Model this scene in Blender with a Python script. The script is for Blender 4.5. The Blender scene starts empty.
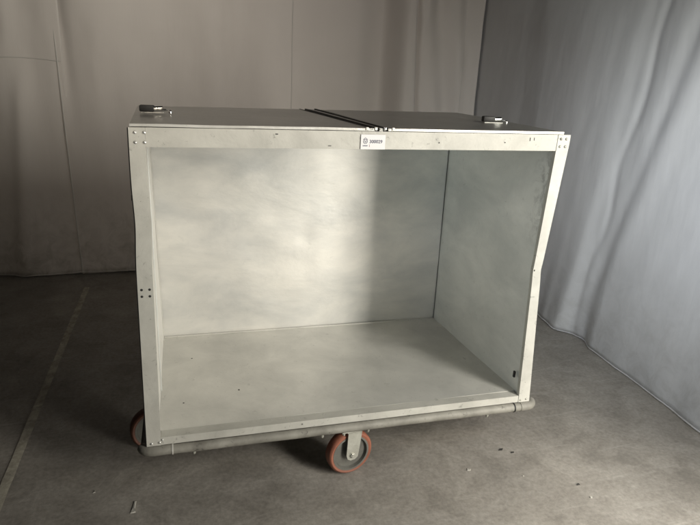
import bpy, bmesh, math, random
from mathutils import Vector, Matrix, noise
random.seed(7)
S = bpy.context.scene
COL = S.collection
PI = math.pi
W, D, H = 1.5, 0.8684, 1.0978
FLOOR = -0.25

# ------------------------------------------------------------------ materials
def newmat(name):
    m = bpy.data.materials.new(name); m.use_nodes = True
    nt = m.node_tree
    return m, nt, nt.nodes['Principled BSDF'], nt.nodes.new, nt.links.new

def ramp(nt, stops):
    r = nt.nodes.new('ShaderNodeValToRGB')
    el = r.color_ramp.elements
    while len(el) < len(stops): el.new(0.5)
    for e, (p, c) in zip(el, stops):
        e.position = p; e.color = (*c, 1) if len(c) == 3 else c
    return r

def coords(nt, scale=(1, 1, 1), rot=(0, 0, 0)):
    t = nt.nodes.new('ShaderNodeTexCoord'); mp = nt.nodes.new('ShaderNodeMapping')
    mp.inputs['Scale'].default_value = scale; mp.inputs['Rotation'].default_value = rot
    nt.links.new(t.outputs['Object'], mp.inputs['Vector'])
    return mp.outputs['Vector']

def tex_noise(nt, vec, scale, detail=6, rough=0.55, dist=0.0):
    n = nt.nodes.new('ShaderNodeTexNoise')
    n.inputs['Scale'].default_value = scale; n.inputs['Detail'].default_value = detail
    n.inputs['Roughness'].default_value = rough; n.inputs['Distortion'].default_value = dist
    nt.links.new(vec, n.inputs['Vector'])
    return n.outputs['Fac']

def mix(nt, a, b, fac, blend='MIX'):
    m = nt.nodes.new('ShaderNodeMix'); m.data_type = 'RGBA'; m.blend_type = blend
    for sock, v in ((m.inputs[0], fac), (m.inputs[6], a), (m.inputs[7], b)):
        if isinstance(v, (int, float)): sock.default_value = v
        elif isinstance(v, tuple): sock.default_value = (*v, 1)
        else: nt.links.new(v, sock)
    return m.outputs[2]

def rough_from(nt, fac, lo, hi):
    m = nt.nodes.new('ShaderNodeMapRange')
    m.inputs['To Min'].default_value = lo; m.inputs['To Max'].default_value = hi
    nt.links.new(fac, m.inputs['Value'])
    return m.outputs[0]

def bump(nt, h, strength, dist=0.01):
    b = nt.nodes.new('ShaderNodeBump'); b.inputs['Strength'].default_value = strength
    b.inputs['Distance'].default_value = dist
    nt.links.new(h, b.inputs['Height'])
    return b

def metal(name, base, dirt, metallic=0.35, rough=(0.38, 0.6), specks=0.5, cloud=3.0, brushed=(1, 1, 1), cloud_amt=0.5, stain=False):
    m, nt, P, N, L = newmat(name)
    v = coords(nt)
    cl = tex_noise(nt, coords(nt, (0.8, 0.8, 1.7) if cloud < 3.5 else (1, 1, 1)), cloud, 6, 0.6, 0.3)
    rc = ramp(nt, [(0.32, (0, 0, 0)), (0.70, (1, 1, 1))]); L(cl, rc.inputs[0])
    mm = N('ShaderNodeMath'); mm.operation = 'MULTIPLY'; mm.inputs[1].default_value = cloud_amt; L(rc.outputs[0], mm.inputs[0])
    c1 = mix(nt, base, dirt, mm.outputs[0])
    sp = tex_noise(nt, v, 38, 4, 0.7, 1.2)
    rs = ramp(nt, [(0.62, (0, 0, 0)), (0.72, (1, 1, 1))]); L(sp, rs.inputs[0])
    m2 = N('ShaderNodeMath'); m2.operation = 'MULTIPLY'; m2.inputs[1].default_value = specks; L(rs.outputs[0], m2.inputs[0])
    c2 = mix(nt, c1, tuple(x * 0.42 for x in dirt), m2.outputs[0])
    # long thin scratches
    sv = coords(nt, (3 * brushed[0], 3 * brushed[1], 3 * brushed[2]), (0.2, 0.5, 0.3))
    sc = tex_noise(nt, sv, 14, 8, 0.75, 0.2)
    rr = ramp(nt, [(0.60, (0, 0, 0)), (0.72, (1, 1, 1))]); L(sc, rr.inputs[0])
    m3 = N('ShaderNodeMath'); m3.operation = 'MULTIPLY'; m3.inputs[1].default_value = 0.22; L(rr.outputs[0], m3.inputs[0])
    c3 = mix(nt, c2, tuple(min(1, x * 1.25) for x in base), m3.outputs[0])
    if stain:   # black rub marks down the front edge of the sheet
        sepx = N('ShaderNodeSeparateXYZ'); L(v, sepx.inputs[0])
        a = N('ShaderNodeMapRange'); a.inputs['From Min'].default_value = 0.13; a.inputs['From Max'].default_value = 0.02; L(sepx.outputs['Y'], a.inputs['Value'])
        b = N('ShaderNodeMapRange'); b.inputs['From Min'].default_value = 0.62; b.inputs['From Max'].default_value = 0.80; L(sepx.outputs['Z'], b.inputs['Value'])
        n1 = tex_noise(nt, v, 18, 6, 0.7, 0.8); rn_ = ramp(nt, [(0.45, (0, 0, 0)), (0.62, (1, 1, 1))]); L(n1, rn_.inputs[0])
        q1 = N('ShaderNodeMath'); q1.operation = 'MULTIPLY'; L(a.outputs[0], q1.inputs[0]); L(b.outputs[0], q1.inputs[1])
        q2 = N('ShaderNodeMath'); q2.operation = 'MULTIPLY'; L(q1.outputs[0], q2.inputs[0]); L(rn_.outputs[0], q2.inputs[1])
        q3 = N('ShaderNodeMath'); q3.operation = 'MULTIPLY'; q3.inputs[1].default_value = 0.6; L(q2.outputs[0], q3.inputs[0])
        c3 = mix(nt, c3, (0.10, 0.10, 0.10), q3.outputs[0])
    L(c3, P.inputs['Base Color'])
    P.inputs['Metallic'].default_value = metallic
    L(rough_from(nt, sc, rough[0], rough[1]), P.inputs['Roughness'])
    L(bump(nt, cl, 0.18, 0.02).outputs[0], P.inputs['Normal'])
    return m

M = {}
M['frame'] = metal('pale_aluminium', (0.545, 0.535, 0.49), (0.37, 0.362, 0.33), 0.2, (0.45, 0.65), 0.7, 7, (1, 1, 6), 0.75)
M['back'] = metal('sheet_aluminium', (0.83, 0.81, 0.76), (0.50, 0.51, 0.505), 0.50, (0.42, 0.54), 0.12, 2.6, (1, 1, 3), 0.9)
M['side'] = metal('side_sheet_aluminium', (0.84, 0.855, 0.835), (0.56, 0.585, 0.58), 0.40, (0.38, 0.5), 0.3, 3.2, (1, 1, 3), 0.8, True)
M['lit_side'] = metal('lit_side_sheet', (0.78, 0.765, 0.72), (0.60, 0.59, 0.56), 0.2, (0.35, 0.5), 0.2, 3.2, (1, 1, 3), 0.5)  # side sheet copy with the door's reflected light put into its colour
M['deck'] = metal('scuffed_deck_sheet', (0.68, 0.67, 0.63), (0.48, 0.475, 0.45), 0.50, (0.42, 0.56), 0.35, 4.5, (1, 4, 1), 0.8)
M['lid'] = metal('dull_lid_sheet', (0.46, 0.455, 0.43), (0.33, 0.33, 0.31), 0.6, (0.25, 0.40), 0.5, 4, (1, 1, 1), 0.7)
M['edge'] = metal('bright_edge', (0.72, 0.71, 0.67), (0.45, 0.44, 0.40), 0.4, (0.3, 0.5), 0.7, 8)
M['bumper'] = metal('scuffed_bumper', (0.30, 0.29, 0.255), (0.13, 0.122, 0.105), 0.1, (0.5, 0.75), 0.9, 9, (0.4, 4, 4), 0.85)
M['zinc'] = metal('zinc_steel', (0.50, 0.50, 0.45), (0.28, 0.27, 0.23), 0.5, (0.35, 0.6), 0.8, 14, (1, 1, 1), 0.7)
M['rivet'] = metal('bright_rivet', (0.80, 0.80, 0.78), (0.6, 0.6, 0.58), 0.8, (0.22, 0.35), 0.2, 20)
M['chrome'] = metal('bright_chrome', (0.86, 0.86, 0.84), (0.7, 0.7, 0.7), 1.0, (0.12, 0.25), 0.1, 20)

def plain(name, c, rough=0.5, metallic=0.0, var=0.35, scale=18):
    m, nt, P, N, L = newmat(name)
    f = tex_noise(nt, coords(nt), scale, 5, 0.65, 0.4)
    L(mix(nt, c, tuple(x * (1 - var) for x in c), f), P.inputs['Base Color'])
    L(rough_from(nt, f, max(0.05, rough - 0.12), min(1, rough + 0.12)), P.inputs['Roughness'])
    P.inputs['Metallic'].default_value = metallic
    return m
M['hole'] = plain('dark_hole', (0.02, 0.02, 0.02), 0.6)
M['rubber'] = plain('black_rubber', (0.018, 0.017, 0.016), 0.55)
M['tyre'] = plain('red_polyurethane', (0.42, 0.155, 0.095), 0.5, 0, 0.85, 14)
M['shaded_tyre'] = plain('shaded_polyurethane', (0.20, 0.085, 0.055), 0.6, 0, 0.7, 16)  # darker copy of the tyre colour, shade painted in for the left wheel
M['rim'] = plain('grey_wheel_rim', (0.24, 0.235, 0.21), 0.5, 0.3, 0.8, 14)
M['paper'] = plain('sticker_paper', (0.80, 0.79, 0.80), 0.6, 0, 0.06, 20)
M['ink'] = plain('blue_grey_ink', (0.13, 0.13, 0.19), 0.6)
M['inkred'] = plain('faded_red_ink', (0.42, 0.22, 0.24), 0.6)
M['scrap'] = plain('paper_scrap', (0.55, 0.53, 0.48), 0.8, 0, 0.35, 60)
M['grit'] = plain('dark_grit', (0.03, 0.028, 0.025), 0.8)

# curtain fabric
def fabric(name, c, hem_tone=0.3):
    m, nt, P, N, L = newmat(name)
    v = coords(nt)
    f = tex_noise(nt, v, 1.3, 5, 0.6, 0.3)
    c1 = mix(nt, c, tuple(x * 0.80 for x in c), f)
    # blotchy brown tone, stronger towards the hem
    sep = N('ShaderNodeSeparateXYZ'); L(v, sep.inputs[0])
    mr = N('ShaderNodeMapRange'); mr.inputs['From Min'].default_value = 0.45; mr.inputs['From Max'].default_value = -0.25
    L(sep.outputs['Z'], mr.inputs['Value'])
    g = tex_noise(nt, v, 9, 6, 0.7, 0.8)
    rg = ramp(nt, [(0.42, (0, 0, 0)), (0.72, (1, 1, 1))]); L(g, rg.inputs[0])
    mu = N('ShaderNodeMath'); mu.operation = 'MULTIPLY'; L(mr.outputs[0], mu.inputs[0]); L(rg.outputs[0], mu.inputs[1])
    mu2 = N('ShaderNodeMath'); mu2.operation = 'MULTIPLY'; mu2.inputs[1].default_value = hem_tone; L(mu.outputs[0], mu2.inputs[0])
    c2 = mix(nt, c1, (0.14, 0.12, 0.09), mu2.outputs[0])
    L(c2, P.inputs['Base Color'])
    P.inputs['Roughness'].default_value = 0.85
    P.inputs['Specular IOR Level'].default_value = 0.25
    P.inputs['Sheen Weight'].default_value = 0.05
    w = tex_noise(nt, coords(nt, (1, 1, 0.15)), 22, 4, 0.6, 0.2)
    L(bump(nt, w, 0.12, 0.01).outputs[0], P.inputs['Normal'])
    return m
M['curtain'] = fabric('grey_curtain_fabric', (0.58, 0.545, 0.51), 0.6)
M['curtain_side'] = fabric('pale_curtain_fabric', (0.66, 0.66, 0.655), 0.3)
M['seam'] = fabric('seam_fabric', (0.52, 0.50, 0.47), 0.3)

# concrete
def concrete():
    m, nt, P, N, L = newmat('stained_concrete')
    v = coords(nt)
    a = tex_noise(nt, v, 0.9, 8, 0.6, 0.6)
    b = tex_noise(nt, v, 5.5, 10, 0.68, 0.5)
    c = tex_noise(nt, v, 60, 4, 0.7)
    r1 = ramp(nt, [(0.30, (0.19, 0.176, 0.157)), (0.5, (0.265, 0.248, 0.224)), (0.70, (0.335, 0.316, 0.288))])
    L(b, r1.inputs[0])
    ra = ramp(nt, [(0.3, (0.82, 0.82, 0.82)), (0.7, (1.10, 1.09, 1.07))]); L(a, ra.inputs[0])
    c1 = mix(nt, r1.outputs[0], ra.outputs[0], 0.85, 'MULTIPLY')
    rc = ramp(nt, [(0.3, (0.6, 0.6, 0.6)), (0.7, (1.25, 1.25, 1.25))]); L(c, rc.inputs[0])
    c2 = mix(nt, c1, rc.outputs[0], 0.6, 'MULTIPLY')
    # oil spots
    o = tex_noise(nt, v, 2.8, 3, 0.5, 1.4)
    ro = ramp(nt, [(0.62, (0, 0, 0)), (0.74, (1, 1, 1))]); L(o, ro.inputs[0])
    mo = N('ShaderNodeMath'); mo.operation = 'MULTIPLY'; mo.inputs[1].default_value = 0.3; L(ro.outputs[0], mo.inputs[0])
    c3 = mix(nt, c2, (0.10, 0.092, 0.082), mo.outputs[0])
    # pale scuffs, long and thin, in two directions
    out = c3
    for rot, sc in ((0.5, (1, 9, 1)), (-0.35, (1, 14, 1)), (1.9, (1, 11, 1))):
        s = tex_noise(nt, coords(nt, sc, (0, 0, rot)), 1.6, 7, 0.72, 0.5)
        rs = ramp(nt, [(0.60, (0, 0, 0)), (0.70, (1, 1, 1))]); L(s, rs.inputs[0])
        ms = N('ShaderNodeMath'); ms.operation = 'MULTIPLY'; ms.inputs[1].default_value = 0.30; L(rs.outputs[0], ms.inputs[0])
        out = mix(nt, out, (0.42, 0.40, 0.365), ms.outputs[0])
    # tiny pale chips
    k = N('ShaderNodeTexVoronoi'); k.inputs['Scale'].default_value = 14; L(v, k.inputs['Vector'])
    rk = ramp(nt, [(0.0, (1, 1, 1)), (0.055, (0, 0, 0))]); L(k.outputs['Distance'], rk.inputs[0])
    km = tex_noise(nt, v, 3, 2); rkm = ramp(nt, [(0.5, (0, 0, 0)), (0.6, (1, 1, 1))]); L(km, rkm.inputs[0])
    mk = N('ShaderNodeMath'); mk.operation = 'MULTIPLY'; L(rk.outputs[0], mk.inputs[0]); L(rkm.outputs[0], mk.inputs[1])
    out = mix(nt, out, (0.27, 0.25, 0.22), mk.outputs[0])
    L(out, P.inputs['Base Color'])
    L(rough_from(nt, b, 0.42, 0.72), P.inputs['Roughness'])
    P.inputs['Specular IOR Level'].default_value = 0.4
    L(bump(nt, b, 0.25, 0.01).outputs[0], P.inputs['Normal'])
    return m
M['concrete'] = concrete()
def worn_line():
    m, nt, P, N, L = newmat('worn_floor_paint')
    v = coords(nt)
    a = tex_noise(nt, v, 16, 8, 0.75, 0.6)
    r = ramp(nt, [(0.34, (0.34, 0.315, 0.26)), (0.62, (0.55, 0.52, 0.43))]); L(a, r.inputs[0])
    L(r.outputs[0], P.inputs['Base Color'])
    P.inputs['Roughness'].default_value = 0.7
    # ragged wear: paint missing in places
    al = ramp(nt, [(0.32, (0.45, 0.45, 0.45)), (0.62, (0.95, 0.95, 0.95))]); L(tex_noise(nt, v, 14, 8, 0.75, 0.3), al.inputs[0])
    L(al.outputs[0], P.inputs['Alpha'])
    return m
M['line'] = worn_line()

# ------------------------------------------------------------------ mesh helpers
def warp(p):
    """the cart is racked and dented: nudge every vertex of it"""
    x, y, z = p
    u, v, w = x / W, y / D, z / H
    off = {(0,0,1): (0, 0, -.001), (1,0,1): (.008, 0, .001), (0,0,0): (-.010, 0, .007), (1,0,0): (.012, 0, -.001),
           (0,1,1): (-.017, 0, -.008), (1,1,1): (-.008, 0, .003), (0,1,0): (0, 0, -.008), (1,1,0): (-.004, 0, -.016)}
    d = Vector((0, 0, 0))
    for (a, b, c), o in off.items():
        d += Vector(o) * ((u if a else 1 - u) * (v if b else 1 - v) * (w if c else 1 - w))
    if x > 1.3 and z > -0.01:
        t = z / 0.585 if z < 0.585 else max(0, (1.07 - z) / (1.07 - 0.585))
        amp = 0.020 + 0.018 * min(1, max(0, (x - 1.445) / 0.055))
        d.x -= (amp * max(0, t) + 0.0015 * math.exp(-((z - 0.575) / 0.03) ** 2)) * math.exp(-max(0, y) / 0.28)
    if x < 0.06 and z > 0.05:
        d.x += 0.005 * math.exp(-((z - 0.80) / 0.09) ** 2) * math.exp(-max(0, y) / 0.2)
    return Vector((x, y, z)) + d

class MB:
    def __init__(s): s.bm = bmesh.new()
    def box(s, a, b, bev=0.0, sub=0):
        r = bmesh.ops.create_cube(s.bm, size=1)
        vs = r['verts']
        a, b = Vector(a), Vector(b); c = (a + b) / 2; d = b - a
        for v in vs: v.co = Vector((v.co.x * d.x, v.co.y * d.y, v.co.z * d.z)) + c
        es = list({e for v in vs for e in v.link_edges})
        if bev:
            bmesh.ops.bevel(s.bm, geom=es, offset=bev, segments=2, affect='EDGES', profile=0.6)
        return s
    def slab(s, a, b, n=(1, 1, 1)):
        """box whose faces are gridded so that it can bend"""
        a, b = Vector(a), Vector(b)
        nx, ny, nz = n
        idx = {}
        def V(i, j, k):
            if (i, j, k) not in idx:
                idx[(i, j, k)] = s.bm.verts.new((a.x + (b.x - a.x) * i / nx, a.y + (b.y - a.y) * j / ny, a.z + (b.z - a.z) * k / nz))
            return idx[(i, j, k)]
        for i in range(nx):
            for j in range(ny):
                s.bm.faces.new((V(i,j,0), V(i,j+1,0), V(i+1,j+1,0), V(i+1,j,0)))
                s.bm.faces.new((V(i,j,nz), V(i+1,j,nz), V(i+1,j+1,nz), V(i,j+1,nz)))
        for i in range(nx):
            for k in range(nz):
                s.bm.faces.new((V(i,0,k), V(i+1,0,k), V(i+1,0,k+1), V(i,0,k+1)))
                s.bm.faces.new((V(i,ny,k), V(i,ny,k+1), V(i+1,ny,k+1), V(i+1,ny,k)))
        for j in range(ny):
            for k in range(nz):
                s.bm.faces.new((V(0,j,k), V(0,j,k+1), V(0,j+1,k+1), V(0,j+1,k)))
                s.bm.faces.new((V(nx,j,k), V(nx,j+1,k), V(nx,j+1,k+1), V(nx,j,k+1)))
        return s
    def tube(s, pts, r, n=14, closed=False, caps=True, rf=None):
        pts = [Vector(p) for p in pts]; N_ = len(pts); rings = []
        up = Vector((0, 0, 1))
        for i, p in enumerate(pts):
            if closed: t = pts[(i + 1) % N_] - pts[i - 1]
            else: t = pts[min(i + 1, N_ - 1)] - pts[max(i - 1, 0)]
            t.normalize()
            u = up if abs(t.z) < 0.95 else Vector((1, 0, 0))
            a = t.cross(u).normalized(); b = a.cross(t)
            rr = r * (rf(i / max(1, N_ - 1)) if rf else 1)
            rings.append([s.bm.verts.new(p + (a * math.cos(2*PI*k/n) + b * math.sin(2*PI*k/n)) * rr) for k in range(n)])
        for i in range(N_ if closed else N_ - 1):
            A, B = rings[i], rings[(i + 1) % N_]
            for k in range(n): s.bm.faces.new((A[k], A[(k+1) % n], B[(k+1) % n], B[k]))
        if caps and not closed:
            s.bm.faces.new(rings[0][::-1]); s.bm.faces.new(rings[-1])
        return s
    def lathe(s, prof, c, axis=(0, 0, 1), n=32):
        """prof: (radius, along-axis) pairs"""
        q = Vector((0, 0, 1)).rotation_difference(Vector(axis)); c = Vector(c); rings = []
        for (r, h) in prof:
            if r < 1e-6: rings.append([s.bm.verts.new(c + q @ Vector((0, 0, h)))])
            else: rings.append([s.bm.verts.new(c + q @ Vector((r*math.cos(2*PI*k/n), r*math.sin(2*PI*k/n), h))) for k in range(n)])
        for A, B in zip(rings, rings[1:]):
            for k in range(n):
                if len(A) == 1 and len(B) == 1: continue
                if len(A) == 1: s.bm.faces.new((A[0], B[k], B[(k+1) % n]))
                elif len(B) == 1: s.bm.faces.new((A[k], B[0], A[(k+1) % n]))
                else: s.bm.faces.new((A[k], B[k], B[(k+1) % n], A[(k+1) % n]))
        return s
    def build(s, name, mat, parent=None, do_warp=False, smooth=False, origin=None):
        bmesh.ops.recalc_face_normals(s.bm, faces=s.bm.faces)
        if do_warp:
            for v in s.bm.verts: v.co = warp(v.co)
        me = bpy.data.meshes.new(name); s.bm.to_mesh(me); s.bm.free()
        me.materials.append(mat)
        if smooth:
            for p in me.polygons: p.use_smooth = True
            me.set_sharp_from_angle(angle=math.radians(38))
        o = bpy.data.objects.new(name, me); COL.objects.link(o)
        if parent: o.parent = parent
        return o

def tag(o, label=None, cat=None, group=None, kind=None):
    if label: o['label'] = label
    if cat: o['category'] = cat
    if group: o['group'] = group
    if kind: o['kind'] = kind
    return o
def empty(name, loc=(0, 0, 0)):
    o = bpy.data.objects.new(name, None); COL.objects.link(o); o.location = loc
    o.empty_display_size = 0.1
    return o

# ------------------------------------------------------------------ the setting
f = MB(); f.slab((-5, -6, FLOOR - 0.2), (6, 4, FLOOR), (1, 1, 1))
tag(f.build('floor', M['concrete']), kind='structure')
ln = MB()
bm = ln.bm; prev = None
rnd = random.Random(3)
for i in range(60):
    y = -1.6 + i * 0.067
    xc = -0.534 + 0.034 * (y - 0.17) / 2.2 + rnd.uniform(-.0008, .0008)
    hw = 0.018 + rnd.uniform(-.001, .001)
    a, b = bm.verts.new((xc - hw, y, FLOOR + 0.004)), bm.verts.new((xc + hw, y, FLOOR + 0.004))
    if prev: bm.faces.new((prev[0], prev[1], b, a))
    prev = (a, b)
tag(ln.build('floor_marking', M['line']), kind='structure')

# ------------------------------------------------------------------ the cart
cart = empty('box_cart', (0, 0, 0))
tag(cart, 'large open-fronted aluminium box cart on red-wheeled casters, standing on the concrete floor', 'cart')
def part(mb, name, mat, parent=None, **k):
    return mb.build(name, mat, parent or cart, **k)

# face frame
Yf = 0.0
posts = {}
m = MB(); m.slab((0, Yf, 0.0), (0.047, 0.018, H), (2, 2, 60)); post_l = part(m, 'post', M['frame'], do_warp=True)
m = MB(); m.slab((1.449, Yf, 0.0), (W, 0.018, H), (2, 2, 60)); post_r = part(m, 'post', M['frame'], do_warp=True)
m = MB(); m.slab((0.0475, Yf + 0.002, 1.040), (1.4485, 0.018, H), (40, 2, 2)); top_rail = part(m, 'top_rail', M['frame'], do_warp=True)
m = MB(); m.slab((0.0475, Yf + 0.002, 0.0), (1.4485, 0.045, 0.030), (40, 2, 2)); bottom_rail = part(m, 'bottom_rail', M['frame'], do_warp=True)
# corner angles on the outside of the back
for x0, x1 in ((-0.0025, 0.035), (1.465, 1.5025)):
    m = MB(); m.slab((x0, D - 0.0075, 0.0), (x1, D - 0.004, H - 0.004), (1, 1, 20)); part(m, 'corner_angle', M['frame'], do_warp=True)

def dented(me_obj, fn):
    for v in me_obj.data.vertices: v.co = fn(v.co)

# dark strip added as the side sheet's dark edge beside the left post
m = MB(); m.slab((-0.0035, 0.003, 0.0), (-0.0005, 0.018, H - 0.002), (1, 1, 60)); part(m, 'dark_edge', M['rubber'], do_warp=True)

# panels
def ripple(p, s, amp):
    return amp * (noise.noise(Vector(p) * s) + 0.5 * noise.noise(Vector(p) * s * 2.3))
m = MB(); m.slab((0.0405, D - 0.012, 0.012), (1.4595, D - 0.008, H - 0.004), (70, 1, 50))
bp = part(m, 'back_panel', M['back'], do_warp=True, smooth=True)
for v in bp.data.vertices:
    v.co.y += ripple(v.co, 3.0, 0.004)
    dx, dz = v.co.x - 0.72, v.co.z - 0.50
    v.co.y += 0.0022 * math.exp(-(dx*dx + dz*dz) / 0.0012)
m = MB(); m.slab((0.006, 0.0185, 0.012), (0.040, D - 0.0125, H - 0.006), (2, 30, 40))
sp = part(m, 'side_panel', M['lit_side'], do_warp=True, smooth=True)
for v in sp.data.vertices: v.co.x += ripple(v.co, 3.5, 0.0005)
m = MB(); m.slab((1.456, 0.0185, 0.012), (1.494, D - 0.0125, H - 0.006), (2, 40, 50))
sp = part(m, 'side_panel', M['side'], do_warp=True, smooth=True)
for v in sp.data.vertices:
    v.co.x += ripple(v.co, 3.5, 0.003)
# inner corner angle strips
m = MB(); m.slab((0.0405, D - 0.050, 0.0305), (0.0435, D - 0.0165, H - 0.01), (1, 1, 20)); part(m, 'corner_strip', M['edge'], do_warp=True)
m = MB(); m.slab((0.0415, 0.33, 0.0305), (0.0440, 0.345, H - 0.01), (1, 1, 20)); part(m, 'seam_strip', M['side'], do_warp=True)
m = MB(); m.slab((0.046, D - 0.023, 0.0305), (1.455, D - 0.0185, 0.0355), (30, 1, 1)); part(m, 'seam_strip', M['edge'], do_warp=True)
m = MB(); m.slab((1.4530, D - 0.0165, 0.0310), (1.4545, D - 0.0140, H - 0.01), (1, 1, 20)); part(m, 'corner_gap', M['hole'], do_warp=True)
# deck
m = MB(); m.slab((0.0405, 0.0455, 0.004), (1.4595, D - 0.0125, 0.0305), (60, 40, 1))
dk = part(m, 'deck', M['deck'], do_warp=True, smooth=True)
for v in dk.data.vertices:
    if v.co.z > 0.02: v.co.z += ripple(v.co, 4.0, 0.0012)
# fixings sunk in the deck
for (x, y) in ((0.165, 0.60), (0.125, 0.22), (0.34, 0.28)):
    m = MB(); m.lathe([(0, 0.0014), (0.003, 0.001), (0.0042, 0.0)], (x, y, 0.0305), n=12)
    part(m, 'screw', M['hole'], do_warp=True)
# under-frame beams
for (a, b) in (((0.03, 0.06, -0.040), (1.47, 0.10, -0.0005)), ((0.03, 0.77, -0.040), (1.47, 0.81, -0.0005)),
               ((0.03, 0.101, -0.039), (0.07, 0.769, -0.0005)), ((1.43, 0.101, -0.039), (1.47, 0.769, -0.0005)),
               ((0.70, 0.101, -0.039), (0.80, 0.769, -0.0005))):
    m = MB(); m.box(a, b, 0.002); part(m, 'chassis_beam', M['zinc'])

# roof sheet and two lids
m = MB(); m.slab((0.003, 0.0185, H - 0.006), (1.497, D - 0.0095, H - 0.001), (30, 20, 1)); part(m, 'roof_sheet', M['lid'], do_warp=True)
def lid(x0f, x1f, x0b, x1b, mat, z0, z1, y0=0.004, y1=D):
    m = MB(); m.slab((0, y0, z0), (1, y1, z1), (24, 16, 1))
    for v in m.bm.verts:
        t = (v.co.y - y0) / (y1 - y0)
        a, b = x0f + (x0b - x0f) * t, x1f + (x1b - x1f) * t
        v.co.x = a + (b - a) * v.co.x
    return m
l1 = part(lid(0.004, 0.748, 0.004, 0.700, M['lid'], H + 0.002, H + 0.010), 'lid', M['lid'], do_warp=True)
l2 = part(lid(0.806, 1.468, 0.800, 1.486, M['lid'], H + 0.002, H + 0.010), 'lid', M['lid'], do_warp=True)
for l, (xa, xb) in ((l1, (0.004, 0.752)), (l2, (0.800, 1.468))):
    m = MB(); m.slab((xa, -0.0025, H + 0.0025), (xb, 0.0035, H + 0.0105), (30, 1, 1))
    for v in m.bm.verts: v.co.z += 0.0012 * noise.noise(Vector((v.co.x * 6, 0, 0)))
    o = m.build('lid_edge', M['edge'], l, do_warp=True)
# hinge strips between the lids
for (xf, xb, wd, zt, mt) in ((0.757, 0.726, 0.010, 0.013, 'rubber'), (0.786, 0.770, 0.009, 0.014, 'rubber'), (0.744, 0.698, 0.004, 0.012, 'rubber')):
    m = MB(); m.slab((0, 0.0, H + 0.001), (1, D - 0.002, H + zt), (1, 16, 1))
    for v in m.bm.verts:
        t = v.co.y / D; v.co.x = xf + (xb - xf) * t + (v.co.x - 0.5) * wd
    part(m, 'hinge_strip', M[mt], do_warp=True)
m = MB(); m.slab((0, 0.0, H + 0.001), (1, D - 0.002, H + 0.011), (1, 16, 1))
for v in m.bm.verts:
    t = v.co.y / D; v.co.x = 0.776 + (0.750 - 0.776) * t + (v.co.x - 0.5) * 0.012
part(m, 'hinge_plate', M['lid'], do_warp=True)
for i, x in enumerate((0.722, 0.738, 0.752, 0.770, 0.783, 0.797, 0.812)):
    m = MB(); m.box((x, -0.006, H + 0.004 + 0.002 * (i % 2)), (x + 0.009, 0.004, H + 0.009 + 0.005 * ((i + 1) % 2)), 0.0015)
    part(m, 'hinge_knuckle', M['edge'] if i % 3 != 1 else M['chrome'], do_warp=True)

# latches
def latch(x, y, rz, parent):
    z = H + 0.011
    m = MB(); m.box((0.0, -0.014, 0.0), (0.080, 0.014, 0.003), 0.001)
    q = Matrix.Translation((x, y, z)) @ Matrix.Rotation(rz, 4, 'Z')
    def fin(mb, name, mat, par, **k):
        for v in mb.bm.verts: v.co = q @ v.co
        return mb.build(name, mat, par, **k)
    base = fin(m, 'latch', M['lid'], parent)
    m = MB(); m.box((-0.004, -0.014, 0.0035), (0.046, 0.014, 0.026), 0.005); fin(m, 'latch_grip', M['rubber'], parent, smooth=True)
    m = MB(); m.tube([(0.040, 0, 0.014), (0.075, 0, 0.016)], 0.0085, 16); fin(m, 'latch_barrel', M['chrome'], parent, smooth=True)
    m = MB(); m.tube([(0.072, -0.012, 0.011), (0.084, -0.008, 0.011), (0.090, 0, 0.011), (0.084, 0.008, 0.011), (0.072, 0.012, 0.011)], 0.0028, 8); fin(m, 'latch_loop', M['chrome'], parent, smooth=True)
    m = MB(); m.lathe([(0, 0.012), (0.004, 0.010), (0.006, 0.006), (0.006, 0)], (0.100, 0, 0)); fin(m, 'latch_stud', M['chrome'], parent, smooth=True)
latch(0.020, 0.40, -0.10, l1)
latch(1.330, 0.33, -0.10, l2)

# rivets
def rivet(x, z, parent, r=0.0052, mat='rivet', hgt=0.0035):
    m = MB(); m.lathe([(0, hgt), (r * 0.55, hgt * 0.88), (r * 0.9, hgt * 0.45), (r, 0.0)], (x, -0.0004, z), axis=(0, -1, 0), n=14)
    m.build('rivet', M[mat], parent, do_warp=True, smooth=True)
for x in (0.018, 0.044):
    for z in (1.083, 1.054): rivet(x, z, post_l)
for x in (1.462, 1.484):
    for z in (1.083, 1.056): rivet(x, z, post_r, mat='zinc')
for x in (0.012, 0.036):
    for z in (0.587, 0.564): rivet(x, z, post_l, 0.0042, 'hole', 0.001)
for x, z in ((0.016, 0.010), (0.042, 0.012)): rivet(x, z, post_l, 0.005)
rivet(0.052, 0.022, bottom_rail, 0.004)
for x, z in ((1.458, 0.010), (1.484, 0.012)): rivet(x, z, post_r, 0.004, 'zinc')
for x, z in ((1.457, 0.583),): rivet(x, z, post_r, 0.004, 'hole', 0.001)
rivet(0.545, 0.018, bottom_rail, 0.003)

for x, z, h, t in ((1.335, 1.074, 0.012, 0.002), (1.352, 1.076, 0.010, 0.0015), (0.985, 1.062, 0.004, 0.003), (0.43, 1.083, 0.003, 0.008), (1.235, 1.066, 0.003, 0.004), (0.60, 1.049, 0.002, 0.010)):
    m = MB(); m.box((x, 0.0006, z), (x + t, 0.0022, z + h)); m.build('scratch', M['hole'], top_rail, do_warp=True)
# slot in the right side panel, little pin on the outside of the left one
m = MB(); m.box((1.4480, 0.040, 0.095), (1.4555, 0.050, 0.122), 0.001); part(m, 'slot', M['hole'])
m = MB(); m.box((-0.006, 0.02, 0.874), (-0.001, 0.05, 0.892), 0.002); part(m, 'side_pin', M['hole'])

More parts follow.
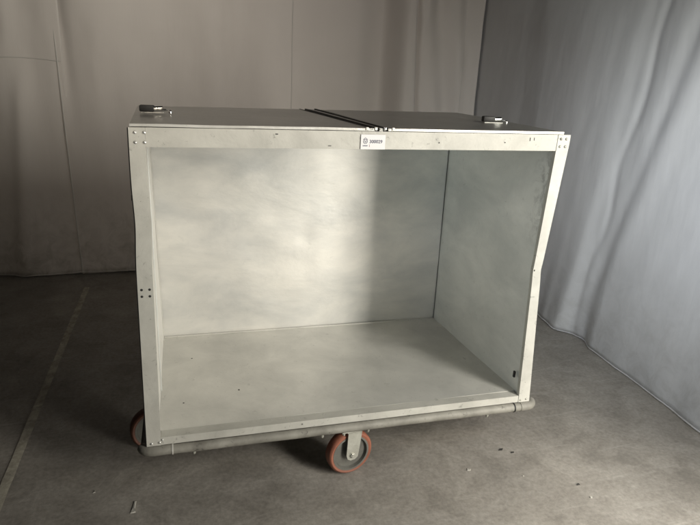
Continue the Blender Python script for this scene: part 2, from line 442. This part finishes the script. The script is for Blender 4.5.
# wraparound bumper tube
def bumper_path():
    x0, x1, y0, y1, z = -0.018, 1.526, -0.002, D + 0.006, -0.0195
    R = 0.040; pts = []
    for (cx, cy, a0) in ((x0+R, y0+R, PI), (x1-R, y0+R, 1.5*PI), (x1-R, y1-R, 0), (x0+R, y1-R, 0.5*PI)):
        for k in range(7):
            a = a0 + k / 6 * PI / 2; pts.append(Vector((cx + R*math.cos(a), cy + R*math.sin(a), z)))
    out = []
    for i, p in enumerate(pts):
        q = pts[(i + 1) % len(pts)]; n = max(1, int((q - p).length / 0.03))
        for k in range(n): out.append(p.lerp(q, k / n))
    return out
def path_run(test):
    P_ = bumper_path(); n = len(P_)
    st = next(k for k in range(n) if test(P_[k]) and not test(P_[k - 1]))
    out = []
    for k in range(n):
        p = P_[(st + k) % n]
        if not test(p): break
        out.append(p)
    return out
m = MB(); m.tube(path_run(lambda p: p.y < 0.028), 0.0180, 18)
for v in m.bm.verts: v.co += Vector((0, 1, 1)) * 0.0012 * noise.noise(v.co * 9)
part(m, 'bumper', M['bumper'], do_warp=True, smooth=True)
m = MB(); m.tube(path_run(lambda p: p.y >= 0.026), 0.0150, 14)
for v in m.bm.verts: v.co.x += 0.010 if v.co.x < 0.04 else (-0.006 if v.co.x > 1.47 else 0)
part(m, 'rubber_bumper', M['rubber'], do_warp=True, smooth=True)
# joint sleeve on the right corner and the wire tie on the left
pth = [p for p in bumper_path() if p.x > 1.43 and p.y < 0.028]
m = MB(); m.tube(pth, 0.0200, 18); part(m, 'bumper_sleeve', M['bumper'], do_warp=True, smooth=True)
m = MB(); m.lathe([(0.0185, 0), (0.0207, 0), (0.0207, 0.004), (0.0185, 0.004)], (1.424, -0.002, -0.0195), axis=(1, 0, 0), n=24); part(m, 'joint_gap', M['hole'], do_warp=True)
m = MB(); m.lathe([(0.0182, 0), (0.0194, 0), (0.0194, 0.005), (0.0182, 0.005)], (0.082, -0.002, -0.0195), axis=(1, 0, 0), n=24); part(m, 'tie', M['edge'], do_warp=True)
for x in (0.156, 0.62, 0.80, 1.31):
    m = MB(); m.lathe([(0, -0.016), (0.004, -0.015), (0.006, -0.010), (0.006, 0.0)], (x, -0.001, -0.0355), n=12); part(m, 'bumper_bolt', M['zinc'], do_warp=True, smooth=True)

# ------------------------------------------------------------------ casters
def make_caster(pivot, wheel, rz, label=None, tyre='tyre'):
    """pivot: swivel centre xy; wheel: hub xyz; rz: turn of the axle from -y about z"""
    R_, hw = 0.095, 0.024
    hub = Vector(wheel)
    ax = Matrix.Rotation(rz, 3, 'Z') @ Vector((0, -1, 0))
    side = Matrix.Rotation(rz, 3, 'Z') @ Vector((1, 0, 0))
    T = Matrix.Translation(hub) @ Matrix.Rotation(rz, 4, 'Z')
    top = -0.041
    def fin(mb, name, mat, par, **k):
        for v in mb.bm.verts: v.co = T @ v.co
        return mb.build(name, mat, par, **k)
    px, py = (T.inverted() @ Vector((pivot[0], pivot[1], hub.z))).xy
    # fork: two tapering arms and a crown
    m = MB()
    ztop = top - hub.z - 0.012
    for s_ in (-1, 1):
        y0, y1 = s_ * (hw + 0.006), s_ * (hw + 0.0105)
        prof = [(-0.030 + px, ztop), (0.030 + px, ztop), (0.0265, 0.004), (0.024, -0.012), (0.012, -0.022), (-0.006, -0.024), (-0.020, -0.016), (-0.026, 0.002)]
        A = [m.bm.verts.new((x, y0, z)) for x, z in prof]; B = [m.bm.verts.new((x, y1, z)) for x, z in prof]
        m.bm.faces.new(A); m.bm.faces.new(B[::-1])
        for k in range(len(prof)): m.bm.faces.new((A[k], B[k], B[(k+1) % len(prof)], A[(k+1) % len(prof)]))
    m.box((px - 0.034, -hw - 0.0105, ztop), (px + 0.034, hw + 0.0105, ztop + 0.005), 0.0015)
    m.lathe([(0, 0.012), (0.036, 0.012), (0.040, 0.008), (0.040, 0.0055), (0, 0.0055)], (px, 0, ztop), n=24)
    c = m; fk = fin(c, 'caster', M['zinc'], cart, smooth=True)
    if label: fk['label'] = label
    m = MB(); m.box((px - 0.062, -0.045, ztop + 0.0125), (px + 0.062, 0.045, ztop + 0.0175), 0.001)
    for sx in (-0.05, 0.05):
        for sy in (-0.033, 0.033): m.lathe([(0, -0.005), (0.006, -0.005), (0.006, 0.012)], (px + sx, sy, ztop + 0.005), n=6)
    fin(m, 'mounting_plate', M['zinc'], fk)
    m = MB()
    pr = [(0.077, -hw + 0.002), (0.086, -hw), (0.0905, -hw + 0.003), (R_, -hw + 0.010), (R_, hw - 0.010), (0.0905, hw - 0.003), (0.086, hw), (0.077, hw - 0.002)]
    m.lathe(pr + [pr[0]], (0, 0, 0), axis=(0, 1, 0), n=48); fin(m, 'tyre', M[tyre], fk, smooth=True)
    m = MB()
    rr = [(0.006, -hw - 0.003), (0.022, -hw - 0.003), (0.024, -0.010), (0.066, -0.010), (0.070, -hw + 0.001), (0.0775, -hw + 0.001), (0.0775, hw - 0.001), (0.070, hw - 0.001), (0.066, 0.010), (0.024, 0.010), (0.022, hw + 0.003), (0.006, hw + 0.003)]
    m.lathe(rr + [rr[0]], (0, 0, 0), axis=(0, 1, 0), n=48)
    fin(m, 'rim', M['rim'], fk, smooth=True)
    m = MB(); m.tube([(0, -hw - 0.020, 0), (0, hw + 0.020, 0)], 0.006, 12)
    for s_ in (-1, 1):
        m.lathe([(0, 0.0195), (0.009, 0.0185), (0.0115, 0.0165), (0.0115, 0.0108), (0, 0.0108)], (0, s_ * hw, 0), axis=(0, s_, 0), n=6)
        m.lathe([(0, 0.0120), (0.014, 0.0120), (0.014, 0.0106), (0, 0.0106)], (0, s_ * hw, 0), axis=(0, s_, 0), n=20)
    fin(m, 'axle_bolt', M['zinc'], fk)
hz = FLOOR + 0.0955
make_caster((0.745, 0.075), (0.742, 0.045, hz), math.radians(10), None)
make_caster((0.050, 0.40), (-0.002, 0.37, hz), math.radians(8), 'caster at the left end, its tyre coloured darker for shade', 'shaded_tyre')
make_caster((1.440, 0.43), (1.440, 0.47, hz), math.radians(80), None)
make_caster((0.745, 0.79), (0.760, 0.77, hz), math.radians(20), None)

# ------------------------------------------------------------------ inventory sticker
st = MB(); st.box((0.708, -0.0016, 1.040), (0.792, -0.0004, 1.0880)); sticker = st.build('inventory_sticker', M['paper'], cart, do_warp=True)
def text(txt, x, z, size, mat, parent, name, bold=0.0):
    cu = bpy.data.curves.new('tmp', 'FONT'); cu.body = txt; cu.size = size; cu.extrude = 0.0001; cu.offset = bold
    o = bpy.data.objects.new('tmp', cu); COL.objects.link(o)
    bpy.context.view_layer.update()
    me = bpy.data.meshes.new_from_object(o.evaluated_get(bpy.context.evaluated_depsgraph_get()))
    bpy.data.objects.remove(o)
    for v in me.vertices: v.co = warp(Vector((x + v.co.x, -0.0021 - v.co.z, z + v.co.y)))
    me.materials.clear(); me.materials.append(mat); me.name = name
    t = bpy.data.objects.new(name, me); COL.objects.link(t); t.parent = parent
    return t
text('300029', 0.737, 1.0605, 0.0150, M['ink'], sticker, 'printed_number', 0.0003)
# round badge: a ring with a pointed top
m = MB()
m.tube([(0.7235 + 0.0065*math.cos(a*PI/12), -0.0020, 1.0655 + 0.0065*math.sin(a*PI/12)) for a in range(24)], 0.0009, 6, closed=True)
m.tube([(0.7160, -0.0020, 1.071), (0.7235, -0.0020, 1.0775), (0.7310, -0.0020, 1.071)], 0.0008, 6)
m.tube([(0.7210, -0.0020, 1.0675), (0.7235, -0.0020, 1.0625), (0.7260, -0.0020, 1.0675)], 0.0008, 6)
m.build('printed_badge', M['ink'], sticker, do_warp=True)
m = MB()
for k, (a, b) in enumerate(((0.7150, 0.7185), (0.7195, 0.7225), (0.7235, 0.7275), (0.7285, 0.7310))):
    m.box((a, -0.0021, 1.0500), (b, -0.0018, 1.0530 + 0.0006 * (k % 2)))
m.build('printed_line', M['ink'], sticker, do_warp=True)
m = MB(); m.box((0.7370, -0.0021, 1.0475), (0.7384, -0.0018, 1.0560)); m.build('printed_line', M['inkred'], sticker, do_warp=True)

# ------------------------------------------------------------------ curtains
def ss(x, a, b):
    t = min(1, max(0, (x - a) / (b - a))); return t * t * (3 - 2 * t)
def g(x, c, s): return math.exp(-((x - c) / s) ** 2)

def curtain(name, fn, u0, u1, nu, z0f, z1, nz, mat, label, thick=0.004):
    m = MB(); grid = []
    for i in range(nu + 1):
        u = u0 + (u1 - u0) * i / nu; row = []
        zb = z0f(u)
        for j in range(nz + 1):
            z = zb + (z1 - zb) * j / nz
            row.append(m.bm.verts.new(fn(u, z)))
        grid.append(row)
    for i in range(nu):
        for j in range(nz): m.bm.faces.new((grid[i][j], grid[i+1][j], grid[i+1][j+1], grid[i][j+1]))
    o = m.build(name, mat, None, smooth=True)
    md = o.modifiers.new('thickness', 'SOLIDIFY'); md.thickness = thick
    tag(o, label, 'curtain', 'floor-length curtains around the cart')
    return o

def nz3(x, z, s, k=0.35): return noise.noise(Vector((x * s, z * s * k, 3.1)))

ZT = 2.45
def fA(u, z):   # far left panel
    e = 1 - ss(u, -0.85, -0.62)
    y = 2.652 + 0.020 * e + (0.030 * math.sin(u * 9 + z * 0.6) + 0.035 * nz3(u, z, 3.2)) * (0.15 + 0.85 * e) + 0.003 * nz3(u, z, 14, 0.6)
    y -= 0.025 * g(u + 0.10 * (1.3 - z), -0.80, 0.05) * ss(1.4 - z, 0, 0.5)
    y += 0.02 * g(u, -0.93 , 0.03) * ss(z, 1.2, 1.5)
    return (u, y, z)
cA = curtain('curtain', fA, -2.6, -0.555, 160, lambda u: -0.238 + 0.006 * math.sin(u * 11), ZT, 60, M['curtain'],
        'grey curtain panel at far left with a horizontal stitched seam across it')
def fB(u, z):
    y = 2.648 + (0.022 * nz3(u, z, 2.2) + 0.012 * nz3(u + 5, z, 6)) * ss(u, -0.60, -0.42) + 0.0025 * nz3(u, z, 14, 0.7)
    y += 0.020 * math.sin(u * 5.0 + 0.3) * ss(z, -0.2, 1.2) * ss(u, -0.60, -0.3)
    y += 0.030 * g(u + 0.03 * (z - 1.2), -0.53, 0.05) * ss(z, 0.6, 1.6)
    return (u - 0.02 * (z - 0.5) * (1 if u < 0 else 0) * min(1, -u / 0.5) if u < 0 else u, y, z)
cB = curtain('curtain', fB, -0.580, 0.985, 160, lambda u: -0.236 + 0.008 * math.sin(u * 4 + 1), ZT, 60, M['curtain'],
        'wide smooth grey curtain panel hanging directly behind the left half of the cart')
def fC(u, z):
    y = 2.66 + 0.012 * nz3(u, z, 2.5)
    sh = 0.06 * (1.8 - z)
    y += 0.07 * ss(u, 1.45, 1.69) - 0.18 * ss(u, 1.695, 1.86) + 0.10 * ss(u, 1.88, 2.12)
    y += 0.07 * g(u, 1.935 + sh, 0.022)
    y += 0.022 * math.sin((u + 0.10 * (z - 1)) * 26) * ss(u, 1.95, 2.02) * (1 - ss(u, 2.32, 2.44)) 
    y += 0.030 * nz3(u - 0.16 * z, z, 7, 0.5) * ss(u, 1.90, 2.0)
    y -= 0.02 * ss(u, 2.36, 2.50) ** 2
    y += 0.010 * math.sin(u * 8)* (1 - ss(u, 1.5, 1.7))
    return (u, y, z)
cC = curtain('curtain', fC, 0.975, 2.50, 260, lambda u: -0.236, ZT, 60, M['curtain'],
        'grey curtain panel with deep vertical folds hanging behind the right half of the cart')
# side curtain: u = y of the room
hem = [(-2.0, 2.440), (-1.3, 2.440), (-0.06, 2.428), (0.21, 2.450), (0.526, 2.469), (0.80, 2.488), (0.93, 2.535), (1.00, 2.520), (1.115, 2.445), (1.25, 2.470), (1.373, 2.495), (1.7, 2.50), (1.95, 2.53), (2.7, 2.56)]
def hemx(y):
    for (a, xa), (b, xb) in zip(hem, hem[1:]):
        if y <= b: return xa + (xb - xa) * ss(y, a, b)
    return hem[-1][1]
def fD(u, z):
    h = min(1, max(0, (z + 0.25) / 2.3))
    us = u + 0.11 * (z + 0.25)          # folds lean towards the viewer higher up
    x = hemx(us)
    k = 0.09 + 0.91 * math.exp(-(z + 0.25) / 0.35)
    x = x * k + (2.485 + 0.015 * (us - 0.5)) * (1 - k)
    x -= 0.022 * ss(us, 0.95, 1.60) * (1 - ss(u, 1.68, 1.98))          # bulge ending in an edge near the corner
    lean = u + 0.16 * (z - 0.3)
    x += 0.006 * g(lean, 0.93 + 0.02 * math.sin(z * 9), 0.030) * ss(z, -0.1, 0.5)
    x += 0.007 * g(u + 0.26 * (z - 0.4), 0.80, 0.05) * ss(z, 0.0, 0.3)
    x -= 0.008 * g(u + 0.30 * (z - 0.8), 0.62, 0.09) * ss(z, 0.1, 0.6)
    x += 0.006 * nz3(u + 0.25 * z, z, 2.2) + 0.0018 * nz3(u + 9 + 0.3 * z, z, 9, 0.6) + 0.0006 * nz3(u + 2, z, 24, 0.8)
    x += 0.003 * math.sin((u + 0.25 * z) * 5.0)
    return (x, u, z)
cD = curtain('curtain', fD, -1.30, 2.70, 460, lambda u: -0.246, ZT, 90, M['curtain_side'],
        'pale blue-grey curtain down the right side, lit and creased, reaching the floor beside the cart')

# stitched seams and hems: thin welts running over the cloth (parts of their curtain)
def welt(parent, pts, r, name='seam', mat='seam'):
    m = MB(); m.tube(pts, r, 6); o = m.build(name, M[mat], parent, smooth=True); return o
def off(p, d): return (p[0] + d[0], p[1] + d[1], p[2] + d[2])
zs = [-0.23 + 2.66 * k / 60 for k in range(61)]
welt(cA, [off(fA(-2.6 + 2.03 * k / 80, 1.255 + 0.01 * math.sin(k * 0.2)), (0, -0.004, 0)) for k in range(81)], 0.005)
welt(cB, [off(fB(-0.577, z), (0, -0.004, 0)) for z in zs], 0.006)
welt(cB, [off(fB(0.983, z), (0, -0.003, 0)) for z in zs], 0.004)
welt(cC, [off(fC(2.36, z), (0, -0.003, 0)) for z in zs], 0.0035)
welt(cA, [off(fA(-2.6 + 2.0 * k / 80, -0.236), (0, -0.002, 0)) for k in range(81)], 0.004, 'hem')
welt(cB, [off(fB(-0.62 + 1.6 * k / 80, -0.230), (0, -0.002, 0)) for k in range(81)], 0.004, 'hem')
welt(cD, [off(fD(-1.30 + 3.85 * k / 160, -0.243), (-0.002, 0, 0)) for k in range(161)], 0.0045, 'hem', 'curtain_side')

# ------------------------------------------------------------------ scraps on the floor
def scrap(x, y, pts, mat, label, cat='scrap', name='paper_scrap', hgt=0.004):
    m = MB(); vs = []; rn = random.Random(int(x * 1000))
    low = [m.bm.verts.new((x + a, y + b, FLOOR + 0.001)) for a, b in pts]
    hi = [m.bm.verts.new((x + a * 0.9, y + b * 0.9, FLOOR + 0.001 + rn.uniform(0.3, 1) * hgt)) for a, b in pts]
    m.bm.faces.new(low[::-1]); m.bm.faces.new(hi)
    n = len(pts)
    for k in range(n): m.bm.faces.new((low[k], low[(k+1) % n], hi[(k+1) % n], hi[k]))
    return tag(m.build(name, M[mat]), label, cat, 'litter on the concrete floor')
scrap(-0.072, 0.012, [(-.008,-.028),(.010,-.026),(.006,-.005),(.010,.034),(.004,.034),(-.002,-.004)], 'scrap',
      'white pointed sliver of paper lying on the concrete in front of the cart\'s left corner')
scrap(1.229, -0.064, [(-.010,-.004),(.002,-.008),(.010,.001),(.003,.002),(.001,.004),(-.004,.010)], 'scrap',
      'small crumpled pale paper scrap on the floor right of the front caster')
scrap(1.621, -0.325, [(-.005,-.002),(.002,-.004),(.007,.001),(.002,.006),(-.002,.003)], 'scrap',
      'tiny pale scrap on the floor at lower right, nearest the bottom edge')
scrap(1.43, -0.150, [(-.004,-.001),(.001,-.003),(.004,.001),(-.001,.004)], 'scrap',
      'tiny pale crumb on the floor between the crumpled scrap and the dark triangular chip', hgt=0.002)
scrap(1.431, 0.029, [(-.014,-.004),(.002,-.006),(.012,.004),(-.002,.006)], 'grit',
      'dark flat chip on the floor below the right end of the bumper', name='dark_chip', hgt=0.003)
scrap(1.470, 0.0, [(-.008,-.004),(.006,-.003),(.009,.004),(-.003,.004)], 'grit',
      'smaller dark flake just right of the dark chip below the bumper end', name='dark_chip', hgt=0.003)
scrap(1.62, -0.245, [(-.008,-.005),(.008,-.004),(.004,.005)], 'grit',
      'dark triangular chip on the floor beside the tiny pale scrap', name='dark_chip', hgt=0.004)
scrap(-0.215, 0.132, [(-.004,-.007),(.005,-.006),(.002,.009)], 'scrap',
      'tiny pale fleck on the dark floor left of the white paper sliver', hgt=0.003)

# ------------------------------------------------------------------ lights
def area(name, loc, target, sx, sy, power, col, spread=180):
    L = bpy.data.lights.new(name, 'AREA'); L.shape = 'RECTANGLE'; L.size = sx; L.size_y = sy
    L.energy = power; L.color = col; L.spread = math.radians(spread)
    o = bpy.data.objects.new(name, L); COL.objects.link(o); o.location = loc
    o.rotation_euler = (Vector(target) - Vector(loc)).to_track_quat('-Z', 'Y').to_euler()
    return o
area('doorway_light', (3.3, -3.3, 1.4), (0.9, 0.8, 0.40), 0.9, 2.6, 215, (1.0, 0.958, 0.86))
area('right_floor_fill', (2.3, -1.5, 1.9), (1.7, -0.5, -0.25), 0.6, 0.6, 2.6, (0.86, 0.94, 1.0), 70)  # unseen fill lamp added to brighten the floor at right
area('near_floor_fill', (2.2, -1.6, 1.4), (1.7, -0.75, -0.25), 0.6, 0.5, 8.0, (1.0, 0.92, 0.79), 72)  # another added fill, warms the floor patch nearest the viewer
area('side_curtain_fill', (1.9, -1.2, 1.8), (2.48, 1.0, 0.8), 0.6, 0.8, 4.8, (1.0, 1.0, 0.82), 70)  # added lamp out of view, lifts the right curtain only
area('front_curtain_fill', (0.2, -1.9, 1.3), (2.48, -0.5, 0.6), 0.9, 1.2, 3.6, (0.84, 0.92, 1.0), 55)  # unseen fill from the front for the right curtain, no window there
area('cool_curtain_fill', (1.6, -1.1, 1.5), (2.48, 0.6, 0.75), 0.5, 1.0, 3.6, (0.74, 0.80, 1.0), 60)  # added bluish fill on the right curtain, stands for no window
area('back_curtain_fill', (-0.2, -2.6, 2.6), (0.3, 2.65, 1.45), 1.0, 0.8, 5.0, (1.0, 0.88, 0.72), 55)  # narrow fill added to brighten the upper back curtain
area('second_back_curtain_fill', (0.8, -2.6, 2.6), (1.6, 2.65, 1.45), 1.0, 0.8, 1.5, (1.0, 0.9, 1.0), 55)  # weaker added fill for the right part of the back curtain
area('cart_interior_fill', (-0.6, -2.3, 0.30), (1.5, 0.7, 0.85), 0.7, 0.4, 0.8, (0.85, 1.0, 1.0), 45)  # weak unseen lamp added to lift the cart's inner right wall
w = bpy.data.worlds.new('World'); S.world = w; w.use_nodes = True
bg = w.node_tree.nodes['Background']; bg.inputs[0].default_value = (0.93, 0.96, 1.0, 1); bg.inputs[1].default_value = 0.003

# ------------------------------------------------------------------ camera
cam = bpy.data.cameras.new('camera'); co = bpy.data.objects.new('camera', cam); COL.objects.link(co)
cam.sensor_width = 36; cam.lens = 36 * 588.16 / 700; cam.clip_end = 100; cam.clip_start = 0.05
co.matrix_world = Matrix.Translation((0.1247, -1.8572, 1.2829)) @ Matrix.Rotation(-0.2981, 4, 'Z') @ Matrix.Rotation(1.2559, 4, 'X') @ Matrix.Rotation(0.0491, 4, 'Z')
S.camera = co
S.view_settings.view_transform = 'Standard'; S.view_settings.look = 'None'; S.view_settings.gamma = 1; S.view_settings.exposure = 0
